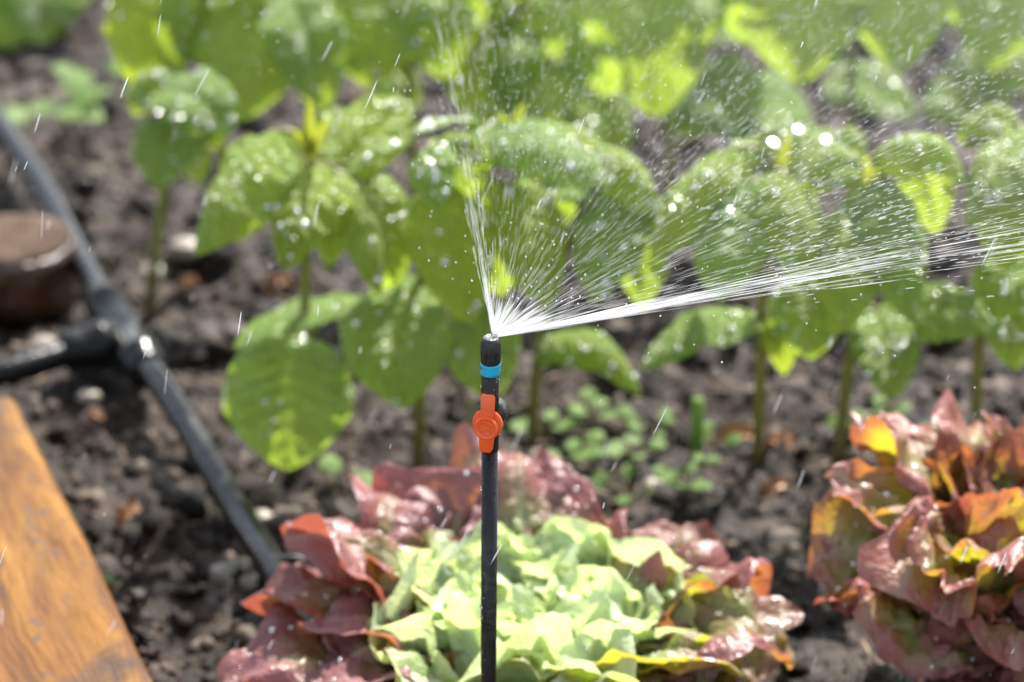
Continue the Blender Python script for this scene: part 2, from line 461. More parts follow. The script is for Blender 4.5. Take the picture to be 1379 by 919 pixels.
# --- first row -----------------------------------------------------------
bean_plant("young bean plant left of the orange valve with a big heart-shaped leaf hanging low",
    [(405, 590, 0), (410, 470, 0), (412, 350, 0), (421, 215, 0)], 1.25, [
    ((388, 470, -.035), (388, 634, -.065), 182, dic(N=V((.05, -.90, .42)), age=.12, fold=.06, curl=-.12, wave=.04, arch=.004, lobes=.12, pet=False)),
    ((470, 402, .03), (315, 470, -.03), 90, dic(N=V((0, .10, 1)), age=.1, fold=.1, arch=.006)),
    ((376, 178, 0), (264, 346, -.05), 138, dic(N=V((-.35, -.65, .65)), age=.7, fold=-.55, curl=-.2, arch=.02)),
    ((358, 200, .01), (322, 326, -.01), 100, dic(N=V((.2, -.9, .3)), age=.75, fold=.1, arch=.01)),
    ((452, 238, -.01), (382, 364, -.055), 112, dic(N=V((-.3, -.75, .55)), age=1.0, fold=.12, wave=.14, arch=.016, quilt=.0022)),
    ((458, 255, 0), (442, 362, -.02), 62, dic(N=V((.2, -.9, .3)), age=.6, fold=.2, arch=.006)),
    ((472, 240, -.01), (512, 400, -.05), 84, dic(N=V((.45, -.75, .5)), age=.75, fold=-.5, arch=.02)),
    ((492, 245, .01), (537, 385, -.02), 92, dic(N=V((.3, -.85, .4)), age=.75, fold=.1, arch=.012)),
    ((462, 222, .01), (552, 134, .05), 100, dic(N=V((.15, -.8, .55)), age=.95, fold=.12, arch=.004)),
    ((432, 222, .02), (462, 142, .05), 70, dic(N=V((0, -.9, .4)), age=.85, fold=.1, arch=.0)),
    ((385, 185, .02), (388, 285, .01), 74, dic(N=V((0, -.9, .4)), age=.5, fold=.1, arch=.004)),
    ((462, 236, -.01), (562, 192, .0), 46, dic(N=V((0, .25, 1)), age=.35, fold=-.2, arch=.01)),
    ], [((420, 215, -.005), (416, 130, -.005), 20), ((421, 212, -.006), (444, 155, -.01), 17), ((418, 210, -.006), (392, 172, -.012), 18), ((420, 205, -.008), (405, 170, -.012), 14)])

bean_plant("bean plant directly behind the nozzle with a pale wet leaf across its top",
    [(562, 650, 0), (566, 520, 0), (566, 380, 0), (600, 215, .01)], 1.24, [
    ((522, 398, -.01), (545, 552, -.05), 160, dic(N=V((0, -.85, .52)), age=.35, fold=.12, wave=.07, arch=.012, quilt=.0018)),
    ((588, 262, -.01), (636, 438, -.03), 122, dic(N=V((.1, -.93, .3)), age=1.0, fold=.1, arch=.01)),
    ((578, 198, -.01), (588, 290, -.035), 72, dic(N=V((-.2, -.7, .7)), age=.25, fold=-.2, arch=.01, nb=20)),
    ((628, 190, 0), (606, 310, -.01), 92, dic(N=V((0, -.93, .3)), age=.85, arch=.008)),
    ((632, 186, .02), (822, 256, -.02), 112, dic(N=V((.05, -.45, .88)), age=.05, fold=-.3, curl=-.2, arch=.022, wave=.14, nb=34)),
    ((706, 190, .03), (830, 214, .03), 66, dic(N=V((.1, .3, .95)), age=.7, arch=.016, fold=-.2)),
    ((700, 255, 0), (742, 416, -.03), 116, dic(N=V((.25, -.85, .35)), age=.95, fold=-.2, arch=.01, quilt=.002)),
    ((645, 258, .01), (676, 400, 0), 110, dic(N=V((-.1, -.9, .35)), age=.75, arch=.01)),
    ((630, 425, -.01), (664, 540, -.04), 125, dic(N=V((0, -.75, .62)), age=.3, arch=.012)),
    ((556, 180, .01), (655, 168, .03), 40, dic(N=V((0, .2, 1)), age=.2, arch=.006, nb=20)),
    ((560, 385, 0), (500, 405, .03), 40, dic(N=V((0, .1, 1)), age=.1, nb=12)),
    ], [((686, 192, .02), (705, 138, .02), 22), ((684, 192, .02), (672, 150, .02), 20)])

bean_plant("bean plant just right of the nozzle with one low leaf arching down to the right",
    [(716, 600, 0), (722, 500, 0), (735, 420, .005), (790, 260, .01)], 1.26, [
    ((728, 470, -.01), (862, 532, -.03), 84, dic(N=V((.15, -.25, .95)), age=.55, arch=.028, fold=-.35)),
    ((726, 470, 0), (800, 500, -.02), 70, dic(N=V((0, -.3, .9)), age=.7, arch=.01)),
    ((802, 198, 0), (896, 312, -.03), 92, dic(N=V((.5, -.35, .8)), age=.8, arch=.022, fold=-.75, nb=24)),
    ((846, 262, -.005), (800, 412, -.055), 118, dic(N=V((-.35, -.75, .55)), age=.0, fold=.1, arch=.014, quilt=.0018, nb=16)),
    ((850, 262, 0), (868, 420, -.02), 100, dic(N=V((.3, -.85, .4)), age=.3, arch=.012)),
    ((765, 240, .02), (700, 330, .02), 96, dic(N=FRONT, age=.7)),
    ((790, 262, -.01), (700, 290, -.02), 60, dic(N=SKY, age=.2)),
    ], [((832, 232, 0), (828, 205, 0), 16)])

bean_plant("bean plant in mid row whose thick brown stem stands clear of the soil",
    [(1020, 618, 0), (1024, 500, 0), (1028, 380, 0), (1050, 230, .005)], 1.24, [
    ((994, 200, 0), (876, 352, -.04), 108, dic(N=V((-.45, -.6, .65)), age=.95, arch=.018, fold=-.65)),
    ((1012, 246, -.01), (966, 408, -.05), 124, dic(N=V((-.3, -.8, .5)), age=0, fold=.1, arch=.012, quilt=.0018)),
    ((1056, 236, -.015), (1084, 396, -.055), 104, dic(N=V((.35, -.8, .45)), age=.75, arch=.016, fold=-.3)),
    ((1086, 384, -.02), (1092, 486, -.04), 116, dic(N=V((0, -.85, .5)), age=.3, fold=.15, wave=.12, arch=.008)),
    ((1046, 430, 0), (1056, 506, -.01), 56, dic(N=FRONT, age=.95, nb=3)),
    ((1018, 425, 0), (864, 498, -.04), 88, dic(N=V((-.1, -.25, .95)), age=.08, arch=.016, fold=-.1)),
    ((1046, 228, .01), (1150, 196, .015), 84, dic(N=V((.03, -.36, .93)), age=.5, arch=.010, curl=0, fold=0, wave=.03, nb=10, quilt=.0004)),
    ((1020, 225, .01), (990, 200, .04), 44, dic(N=UP, age=.6)),
    ((1035, 215, .01), (1070, 170, .03), 60, dic(N=V((-.2, -.8, .5)), age=.4)),
    ], [((1050, 230, 0), (1062, 178, 0), 22)])

bean_plant("bean plant with reddish bud in front and thin dark stem, right of mid row",
    [(1128, 612, 0), (1142, 500, 0), (1158, 380, 0), (1168, 270, 0)], 1.23, [
    ((1190, 246, -.01), (1226, 436, -.055), 118, dic(N=V((.3, -.82, .45)), age=.15, fold=-.25, arch=.014, quilt=.0018)),
    ((1152, 266, -.01), (1136, 450, -.06), 112, dic(N=V((-.3, -.82, .42)), age=.6, fold=-.3, arch=.014, quilt=.0018)),
    ((1176, 216, 0), (1300, 250, -.03), 96, dic(N=V((.35, -.5, .8)), age=1.0, arch=.030, fold=-.6, nb=16)),
    ((1230, 200, .015), (1262, 318, .01), 86, dic(N=V((.3, -.9, .3)), age=.8)),
    ((1162, 232, 0), (1080, 262, -.01), 70, dic(N=V((-.1, -.6, .75)), age=.6, arch=.012)),
    ((1182, 418, 0), (1200, 540, -.04), 108, dic(N=V((0, -.8, .6)), age=.3, arch=.012)),
    ((1190, 430, 0), (1342, 446, -.02), 96, dic(N=V((.1, -.6, .8)), age=.12, arch=.016, fold=-.1)),
    ((1150, 232, .01), (1120, 190, .02), 60, dic(N=UP, age=.65)),
    ], [((1168, 275, -.01), (1164, 205, -.012), 22), ((1168, 275, -.01), (1180, 225, -.012), 16)])

bean_plant("rightmost front-row bean plant cut by the photo edge beside the red lettuce",
    [(1316, 580, 0), (1318, 470, 0), (1330, 330, 0), (1352, 200, .005)], 1.25, [
    ((1376, 172, 0), (1302, 304, -.05), 104, dic(N=V((-.45, -.6, .65)), age=.6, arch=.018, fold=-.65, nb=20)),
    ((1372, 206, -.01), (1352, 366, -.04), 136, dic(N=V((0, -.88, .45)), age=.7, arch=.014)),
    ((1300, 190, .02), (1378, 176, .02), 60, dic(N=UP, age=.8, arch=.012)),
    ((1385, 360, -.01), (1320, 440, -.03), 100, dic(N=V((-.1, -.6, .75)), age=.2, arch=.012)),
    ((1340, 390, 0), (1366, 500, -.03), 90, dic(N=UP, age=.25)),
    ((1420, 200, 0), (1430, 340, -.02), 130, dic(N=UP, age=.5)),
    ((1340, 200, .02), (1312, 180, .03), 50, dic(N=UP, age=.8)),
    ], [((1352, 205, 0), (1356, 168, 0), 18)])

# --- second row ----------------------------------------------------------
bean_plant("small bean plant with pale bare stem and shiny grey-green leaves at far left",
    [(198, 398, 0), (212, 320, 0), (224, 240, 0), (232, 150, 0)], 1.42, [
    ((214, 126, 0), (312, 180, -.03), 92, dic(N=V((.1, -.4, .9)), age=.05, arch=.014, nb=24)),
    ((236, 165, -.01), (212, 256, -.04), 84, dic(N=V((-.2, -.75, .6)), age=.08, arch=.01)),
    ((246, 160, .01), (302, 200, .0), 70, dic(N=UP, age=.75)),
    ((232, 120, .01), (180, 156, .0), 54, dic(N=V((-.2, -.7, .6)), age=.75)),
    ((220, 170, 0), (205, 190, -.02), 34, dic(N=UP, age=.6)),
    ((240, 170, .01), (270, 250, .0), 60, dic(N=FRONT, age=.2)),
    ])
bean_plant("back-row bean plant at upper left with a bright yellow-green hanging leaf",
    [(300, 340, 0), (300, 200, 0), (290, 60, 0), (285, -40, 0)], 1.50, [
    ((212, -25, 0), (186, 120, -.03), 100, dic(N=V((.15, -.95, .2)), age=1.0, fold=.1, nb=5)),
    ((244, -20, -.01), (242, 104, -.03), 62, dic(N=V((.3, -.8, .4)), age=.45, fold=-.3)),
    ((276, -10, 0), (278, 70, 0), 70, dic(N=FRONT, age=.95)),
    ((348, -6, -.01), (322, 166, -.05), 152, dic(N=V((-.2, -.75, .6)), age=.42, fold=.05, arch=.016, nb=20)),
    ((392, 0, -.02), (436, 152, -.05), 106, dic(N=V((.2, -.7, .65)), age=.12, arch=.016, nb=18)),
    ((380, -30, 0), (280, -10, -.02), 100, dic(N=UP, age=.7)),
    ((410, 40, 0), (474, 100, 0), 60, dic(N=V((.3, -.5, .8)), age=.7)),
    ])
bean_plant("back-row bean plant behind the left water jet with a broad green leaf",
    [(560, 330, 0), (555, 200, 0), (550, 60, 0), (548, -60, 0)], 1.52, [
    ((530, -50, 0), (492, 118, -.04), 148, dic(N=V((-.15, -.8, .55)), age=.45, arch=.014, nb=18)),
    ((570, -40, 0), (600, 110, -.03), 110, dic(N=V((.2, -.8, .55)), age=.25, arch=.014)),
    ((470, 20, .02), (450, 90, 0), 60, dic(N=UP, age=.7)),
    ((500, 90, .03), (560, 150, .03), 70, dic(N=UP, age=.2)),
    ((620, -20, .01), (634, 50, .01), 60, dic(N=FRONT, age=.8)),
    ])
bean_plant("back-row bean plant above the nozzle spray with drooping olive leaves",
    [(720, 330, 0), (712, 200, 0), (705, 80, 0), (700, -40, 0)], 1.54, [
    ((690, 40, -.01), (640, 186, -.04), 118, dic(N=V((-.2, -.8, .55)), age=.3, arch=.014)),
    ((712, 70, -.01), (740, 206, -.04), 120, dic(N=V((.2, -.8, .55)), age=.2, arch=.014)),
    ((690, 10, 0), (650, 60, 0), 60, dic(N=UP, age=.7)),
    ((760, -10, 0), (790, 110, -.02), 120, dic(N=FRONT, age=.25)),
    ((735, 110, 0), (846, 200, -.03), 100, dic(N=V((.1, -.5, .85)), age=.05, arch=.014)),
    ((660, -40, .02), (690, 30, .02), 80, dic(N=FRONT, age=.75)),
    ], [((700, 60, 0), (704, 10, 0), 20)])
bean_plant("back-row bean plant in the misty upper middle with one long bright leaf",
    [(905, 320, 0), (900, 200, 0), (890, 60, 0), (885, -60, 0)], 1.52, [
    ((866, -50, -.01), (884, 158, -.05), 160, dic(N=V((.05, -.85, .52)), age=.5, arch=.014, nb=16)),
    ((900, -40, .01), (960, 60, .0), 110, dic(N=V((.3, -.75, .55)), age=.2)),
    ((850, 0, .01), (810, 130, .0), 120, dic(N=V((-.3, -.8, .5)), age=.3)),
    ((920, 120, 0), (1010, 190, -.04), 130, dic(N=V((.1, -.5, .85)), age=.02, arch=.02, nb=14)),
    ((1080, 150, 0), (900, 178, -.03), 110, dic(N=V((-.05, -.4, .9)), age=.02, arch=.02)),
    ])
bean_plant("back-row bean plant at upper right with two rounded hanging leaves",
    [(1145, 300, 0), (1146, 180, 0), (1146, 40, 0), (1146, -80, 0)], 1.52, [
    ((1072, -70, -.01), (1078, 114, -.05), 160, dic(N=V((-.05, -.88, .45)), age=.45, fold=.1, arch=.012, nb=16)),
    ((1212, -70, -.01), (1208, 98, -.05), 130, dic(N=V((.05, -.88, .45)), age=.45, fold=.1, arch=.012, nb=16)),
    ((1120, 110, .02), (1230, 160, .0), 90, dic(N=V((.1, -.4, .9)), age=.02)),
    ((1010, -40, .02), (1000, 60, .02), 90, dic(N=FRONT, age=.1)),
    ])
bean_plant("back-row bean plant in the top right corner half lost in mist",
    [(1370, 290, 0), (1360, 180, 0), (1350, 40, 0), (1345, -80, 0)], 1.54, [
    ((1350, -60, 0), (1338, 96, -.04), 120, dic(N=V((-.05, -.88, .45)), age=.3, arch=.012, nb=12)),
    ((1290, 80, .01), (1350, 150, -.02), 90, dic(N=UP, age=.05)),
    ((1380, 60, 0), (1330, 140, -.02), 90, dic(N=UP, age=.15)),
    ((1300, -60, .02), (1296, 40, .02), 70, dic(N=FRONT, age=.2)),
    ((1250, 130, .02), (1310, 170, .0), 80, dic(N=UP, age=.02)),
    ])
bean_plant("blurred bean plant in the far top left corner",
    [(40, 150, 0), (45, 60, 0), (48, -20, 0), (50, -60, 0)], 1.86, [
    ((60, -40, 0), (50, 62, -.04), 110, dic(N=UP, age=.08)),
    ((20, -30, 0), (5, 70, -.04), 90, dic(N=UP, age=.08)),
    ((100, -20, 0), (80, 40, -.03), 60, dic(N=UP, age=.5)),
    ])
for k, (bx, lab) in enumerate([(420, "hazy bean plant in a third row, behind the upper left leaves"), (640, "hazy bean plant in a third row, behind the left jet"),
                               (960, "hazy bean plant in a third row, above the middle of the spray"), (1260, "hazy bean plant in a third row, top right")]):
    rr = random.Random(50 + k); ls = []
    for j in range(5):
        x0 = bx + rr.uniform(-110, 110); y0 = rr.uniform(-60, 70)
        ls.append(((x0, y0, rr.uniform(-.04, .03)), (x0 + rr.uniform(-50, 50), y0 + rr.uniform(60, 105), rr.uniform(-.07, 0)), rr.uniform(70, 110),
                   dic(N=V((rr.uniform(-.3, .3), -.75, .6)), age=rr.uniform(0, .6))))
    bean_plant(lab, [(bx, 150, 0), (bx + 4, 60, 0), (bx + 8, -40, 0)], 1.86, ls, nb=6)

# ------------------------------------------------------------------ lettuces
def lettuce_leaf(parent, C, phi, L, W, th, red, pale, cup=.25, ruf=.006, nf=6, seed=0, nt=40, nu=42, r0=.008, lean=0.0, beads=6, crinkle=.003, fr=.16, nf2=10.0, ep=3.0, cf=34.0, sv=.55, z0=0.0, redin=.35, warm=0.0, rnd=.30, roll=0.0, rexp=1.5):
    # th: angles from vertical along the spine (deg); red: red amount at the margin
    r = random.Random(seed); ph1, ph2, ph3 = (r.uniform(0, 6.28) for _ in range(3))
    ph = R(phi); er = V((math.cos(ph), math.sin(ph), 0)); el = V((-math.sin(ph), math.cos(ph), 0)); ez = V((0, 0, 1))
    m = nu + 1; vs = []; uv = []; ra = []; pa = []
    off = V((r.uniform(-9, 9), r.uniform(-9, 9), seed))
    K = 60; xs = np.linspace(0, 1, K + 1); tk = np.linspace(0, 1, len(th))
    A = np.radians(np.interp(xs, tk, th)); A = np.convolve(np.pad(A, 6, mode="edge"), np.ones(13) / 13, mode="valid")
    rho = np.concatenate([[0], np.cumsum(np.sin(A[:-1]))]) * L / K + r0; zz = np.concatenate([[0], np.cumsum(np.cos(A[:-1]))]) * L / K + z0
    for j in range(nt + 1):
        t0 = j / nt
        for i in range(m):
            u = -1 + 2 * i / nu; au = abs(u)
            lob = 1 + .05 * math.sin(5 * u + ph2) + .03 * math.sin(11 * u + ph3)
            t = t0 * (1 - rnd * au ** 2.4) * min(1.0, lob * .97)
            a = float(np.interp(t, xs, A)) + roll * u * t
            tan = er * math.sin(a) + ez * math.cos(a); n = -er * math.cos(a) + ez * math.sin(a)   # n: inner (upper) side
            p = V(C) + er * float(np.interp(t, xs, rho)) + ez * float(np.interp(t, xs, zz)) + el * (lean * t * t * L)
            hw = W / 2 * (.15 + .85 * math.sin(math.pi / 2 * min(1, t / .66)) ** 1.4) * (1 - .22 * max(0, (t - .6) / .4) ** 2)
            tt = max(0, (t0 - .35) / .65)
            mm = min(1.0, ((au * min(1, t0 / .45)) ** 4 + tt ** 4) ** .25)
            e = mm ** ep
            psi = math.atan2(u * W * .5, (t0 - .38) * L)
            wv = math.sin(nf * psi + ph1) + .55 * math.sin(nf * 1.73 * psi + ph2 + 2 * t) + fr * math.sin(nf2 * psi + ph3 + .6 * math.sin(3 * psi + ph2))
            d = cup * au ** 1.8 * hw
            q = p + el * (u * hw) + n * (d + ruf * e * wv)
            cw = math.cos(nf * psi + ph1)
            q = q + tan * (ruf * .45 * e * cw * tt) + el * (ruf * .45 * e * cw * u * au)
            qc = q * cf + off; nz = V((mn.noise(qc), mn.noise(qc + V((31.4, 7.7, 12.1))), mn.noise(qc + V((-17.3, 41.9, 5.2)))))
            q = q + n * (nz.x * crinkle * (.35 + mm)) + el * nz.y * crinkle * .6 * mm + tan * (nz.z * crinkle * .6 * mm)
            q = q + n * (abs(mn.noise(q * (cf * 2.6) + off)) - .2) * crinkle * sv
            vs.append(q); uv.append((.5 + u / 2, t0))
            ra.append(max(0, min(1.15, red * (redin + (1 - redin) * mm ** rexp) * (.15 + .85 * min(1, t0 / .6))))); pa.append(pale * (1 - .2 * mm))
    fs = [[j * m + i, j * m + i + 1, (j + 1) * m + i + 1, (j + 1) * m + i] for j in range(nt) for i in range(nu)]
    o = mk("leaf", vs, fs, M_let, parent, uv=uv, attrs={"red": ra, "pale": pa, "warm": [warm] * len(vs)})
    for k in range(beads):
        j = r.randint(int(nt * .5), nt - 2); i = r.randint(1, nu - 1)
        a = V(vs[j * m + i]); nn = (V(vs[j * m + i + 1]) - a).cross(V(vs[(j + 1) * m + i]) - a).normalized()
        if nn.z < 0: nn = -nn
        if nn.z > .25: BEADS.append((a, nn, .0004 + .0010 * r.random() ** 1.6))
    return o

c1 = G(704, 975); c1.z = 0
L1 = thing("lettuce", c1, "round lettuce with pale green heart and dull red outer leaves behind the sprinkler riser", "lettuce")
rr = random.Random(5)
# outer red ring, phi: 90 = away from the camera
outer = [(178, .132, .125, (32, 50, 56, 74, 140), 1.05), (205, .138, .12, (40, 60, 66, 84, 130), 1.05), (152, .140, .12, (30, 46, 50, 70, 150), 1.05),
         (126, .140, .115, (28, 42, 46, 66, 150), 1.0), (102, .135, .105, (24, 40, 44, 62, 140), .95), (80, .135, .09, (24, 38, 42, 55, 110), .95),
         (58, .130, .095, (28, 44, 52, 76, 140), .9), (34, .135, .10, (32, 50, 58, 85, 150), .95), (12, .128, .09, (30, 48, 52, 80, 160), .8),
         (-10, .122, .085, (30, 46, 50, 85, 170), .62), (-30, .118, .085, (32, 50, 54, 85, 160), .5), (-50, .10, .08, (34, 54, 60, 95, 150), .4),
         (234, .135, .125, (32, 50, 54, 85, 150), 1.05), (262, .095, .09, (38, 56, 62, 95, 150), .8), (216, .145, .10, (62, 84, 92, 96, 110), 1.1),
         (192, .155, .095, (68, 86, 90, 90, 100), 1.1), (24, .135, .08, (42, 62, 66, 80, 150), .8), (2, .135, .085, (44, 64, 68, 88, 150), .65), (-20, .13, .085, (46, 66, 70, 92, 150), .5)]
outer += [(p + 11, L * .9, W * .8, [th[0] - 4] + [a_ - 8 for a_ in th[1:4]] + [th[4] + 10], rd * .95) for p, L, W, th, rd in outer[:12] if rd > .3]
for i, (p, L, W, th, rd) in enumerate(outer):
    lettuce_leaf(L1, c1, p + rr.uniform(-4, 4), L * .90 * rr.uniform(.94, 1.04), W * .82, [a + rr.uniform(-5, 5) for a in th], rd, .1, cup=rr.uniform(.0, .5), ruf=.0085, crinkle=.008, cf=48, sv=.8, fr=.6, nf2=rr.uniform(8, 11), ep=2.1, nf=rr.choice((3.2, 4, 4.8)), seed=200 + i,
                 beads=26, lean=rr.uniform(-.25, .25), r0=.012, roll=rr.uniform(-.5, .5), redin=.22, rexp=1.9)
# middle ring
for i in range(16):
    p = i * 22.5 + rr.uniform(-7, 7); pm = p % 360
    rd = .9 if (pm < 80 or pm > 325 or 105 < pm < 215) else .4
    lettuce_leaf(L1, c1, p, (.084 if 200 < pm < 340 else .094) + rr.uniform(-.008, .008), .074, [26, 44, 52, 66, 120 + rr.uniform(-40, 30)], rd, .5, cup=.4, ruf=.0075, crinkle=.008, cf=48, fr=.7, nf2=rr.uniform(8, 11), ep=2.0, nf=rr.choice((3, 3.6, 4.4)), seed=240 + i, redin=.0, rexp=2.4, beads=12, lean=rr.uniform(-.25, .25), roll=rr.uniform(-.5, .5))
# heart: broad thin ruffled leaves wrapped round the core
for i in range(30):
    k = i / 29; p = i * 137.5 + rr.uniform(-14, 14)
    t0 = 2 + 27 * k; L = .070 + .020 * k
    end = rr.uniform(-75, -25) if k < .35 else rr.uniform(-45, 70) if k < .7 else rr.uniform(-30, 80)
    lettuce_leaf(L1, c1, p, L, .074 + .012 * k, [t0, t0 + 10, t0 + 8, t0 + .35 * (end - t0), end], .24 * (rr.random() < .35), .97, cup=rr.uniform(.3, .7), ruf=.0055, nf=rr.choice((4, 5, 6)), seed=260 + i,
                 redin=0, rexp=3.2, r0=.003 + .014 * k, beads=3, crinkle=.0095, cf=46, sv=.7, roll=rr.uniform(-.4, .4), lean=rr.uniform(-.25, .25), fr=.75, nf2=rr.uniform(9, 12), ep=1.7, rnd=.22)

c2 = G(1352, 940); c2.z = 0
L2 = thing("lettuce", c2, "bronze red loose-leaf lettuce with upright frilled leaves at the right edge", "lettuce")
rr = random.Random(8)
kw = lambda: dict(cup=rr.uniform(.0, .5), nf=rr.choice((3.8, 4.6, 5.6)), rexp=2.0, crinkle=.0105, cf=52, sv=.9, fr=.7, nf2=rr.uniform(8, 11), ep=2.0, lean=rr.uniform(-.3, .3), roll=rr.uniform(-.5, .5), warm=1, pale=.05)
for i in range(20):
    p = i * 18 + rr.uniform(-8, 8)
    lettuce_leaf(L2, c2, p, .104 + rr.uniform(-.014, .014), .066, [22 + rr.uniform(-5, 8), 36, 42, 60, 140 + rr.uniform(-50, 50)], rr.uniform(.75, 1.1), ruf=.0105, seed=300 + i, beads=26, redin=.08, **kw())
for i in range(20):
    p = i * 18 + 12 + rr.uniform(-8, 8)
    lettuce_leaf(L2, c2, p, .120 + rr.uniform(-.016, .014), .062, [12, 22, 26, 36, 110 + rr.uniform(-90, 60)], rr.uniform(.7, 1.05), ruf=.0105, seed=330 + i, beads=20, redin=.03, **kw())
for i in range(16):
    p = i * 137.5
    lettuce_leaf(L2, c2, p, .116 + rr.uniform(-.022, .015), .056, [4, 10, 12, 18, 70 + rr.uniform(-100, 60)], rr.uniform(.65, 1.0), ruf=.0105, seed=360 + i, beads=10, redin=.0, **kw())

# ------------------------------------------------------------------ sprinkler
YR = .891
rb = PY(655, 1010, YR); rb.z = -.02
rt = PY(661, 462, YR)
SP = thing("sprinkler", rb, "black spray sprinkler on an upright riser tube with orange valve and blue ring", "sprinkler")
axis_ = (rt - rb).normalized()
def onr(py): return PY(655 + 6 * (1000 - py) / 540, py, YR)
px_ = mmpx(rt)                       # metres per photo pixel here
Mz = lambda p: Matrix.Translation(p) @ axis_.to_track_quat('Z', 'Y').to_matrix().to_4x4()
zl = lambda py0, py: (onr(py) - onr(py0)).length * (1 if py < py0 else -1)
mb = MB(); mb.tube([rb, rb.lerp(onr(590), .5), onr(590)], 11.3 * px_, 28); mb.build("riser_tube", M_riser, SP)
mb = MB(); o0 = onr(606); mb.lathe([(11.8 * px_, 0), (12.6 * px_, .0004), (12.6 * px_, zl(606, 560)), (12.2 * px_, zl(606, 506)), (11.0 * px_, zl(606, 505))], Mz(o0), 36); mb.build("neck", M_neck, SP)
mb = MB(); o0 = onr(504); mb.lathe([(12.4 * px_, 0), (13.6 * px_, .0003), (13.9 * px_, zl(504, 499)), (13.1 * px_, zl(504, 494)), (13.9 * px_, zl(504, 490)), (13.4 * px_, zl(504, 488.5)), (11 * px_, zl(504, 488))], Mz(o0), 40); mb.build("blue_ring", M_blue, SP)
# ribbed nozzle cap
mb = MB(); o0 = onr(490); n = 72; Mx = Mz(o0); prof = [(12.0, 490), (13.2, 489), (13.8, 484), (14.2, 476), (14.4, 471), (13.9, 468), (14.0, 465), (13.2, 460), (11.2, 456), (8.4, 453.6), (7.6, 454.6), (2.0, 454.8)]
vs = []
for r_, py in prof:
    for k in range(n):
        a = 2 * math.pi * k / n
        rib = .86 if (k % 6) < 2 and 471 < py < 489 else 1
        vs.append(Mx @ V((r_ * rib * px_ * math.cos(a), r_ * rib * px_ * math.sin(a), zl(490, py))))
fs = [[i * n + k, i * n + (k + 1) % n, (i + 1) * n + (k + 1) % n, (i + 1) * n + k] for i in range(len(prof) - 1) for k in range(n)]
fs += [list(range(n))[::-1], [(len(prof) - 1) * n + k for k in range(n)]]
mb.add(vs, fs); mb.build("nozzle", M_noz, SP)
# valve body: short barrel crossing the tube, and the knob on its front
vc = onr(567)
Mk = Matrix.Translation(vc) @ Matrix.Rotation(R(-15), 4, 'Z') @ Matrix.Rotation(R(-9), 4, 'X')   # knob looks at us, tipped up a little
mb = MB(); Mb = Mk @ Matrix.Rotation(R(90), 4, 'X')
mb.lathe([(13 * px_, -17 * px_), (17.5 * px_, -15.5 * px_), (18.5 * px_, -12 * px_), (19.5 * px_, 4 * px_), (18.4 * px_, 9 * px_), (15 * px_, 10.5 * px_)], Mb @ Matrix.Translation((2 * px_, 11 * px_, -6 * px_)), 36); 
ob = mb.build("valve_body", M_noz, SP)
mb = MB(); mb.tube([Mk @ V((-10 * px_, 2 * px_, 10 * px_)), Mk @ V((20 * px_, 6 * px_, 14 * px_))], [9 * px_, 8 * px_], 18); mb.build("inlet_lug", M_noz, ob)
mb = MB()
mb.lathe([(17 * px_, 9.2 * px_), (20.6 * px_, 10 * px_), (21.2 * px_, 11 * px_), (21.2 * px_, 13.6 * px_), (20.2 * px_, 14.6 * px_), (15 * px_, 14.9 * px_)], Mb, 44)
def barw(pts): return [(x * px_, z * px_) for x, z in pts]
mb.prism(barw([(-10.5, -8), (-8.4, -36), (-6.6, -39.5), (6.6, -39.5), (8.6, -36), (11, -8), (9.0, 18), (9.8, 40), (7.6, 45), (-7.6, 45), (-9.6, 40), (-8.6, 18)][::1]), 10 * px_, 20 * px_, Mk, 1.1 * px_)
mb.lathe([(16.8 * px_, 10 * px_), (17 * px_, 19.2 * px_), (16.2 * px_, 21 * px_), (14.6 * px_, 21.8 * px_), (13.6 * px_, 21.2 * px_), (2 * px_, 21.0 * px_)], Mb @ Matrix.Translation((0, -4.5 * px_, 0)), 44)
kn = mb.build("valve_knob", M_orange, SP)
kn.data.polygons.foreach_set("use_smooth", [True] * len(kn.data.polygons))
for ob_ in (kn,):
    md = ob_.modifiers.new("e", "EDGE_SPLIT"); md.split_angle = R(38)
# raised emblem on the knob: a ring with a wave inside
mb = MB(); cz = -4.5
cir = lambda r_, a0, a1, n_: [Mk @ V((r_ * math.cos(a) * px_, -21.3 * px_, (cz + r_ * math.sin(a)) * px_)) for a in np.linspace(a0, a1, n_)]
mb.tube(cir(9.6, R(200), R(490), 26), 1.15 * px_, 6)
mb.tube([Mk @ V((x * px_, -21.3 * px_, (cz + 2.4 * math.sin(x * .42)) * px_)) for x in np.linspace(-9, 6.5, 14)], 1.15 * px_, 6)
mb.tube([Mk @ V((x * px_, -21.3 * px_, (cz - 4 + 1.7 * math.sin(x * .42)) * px_)) for x in np.linspace(-6, 7, 12)], 1.1 * px_, 6)
mb.build("emblem", M_orange, kn)
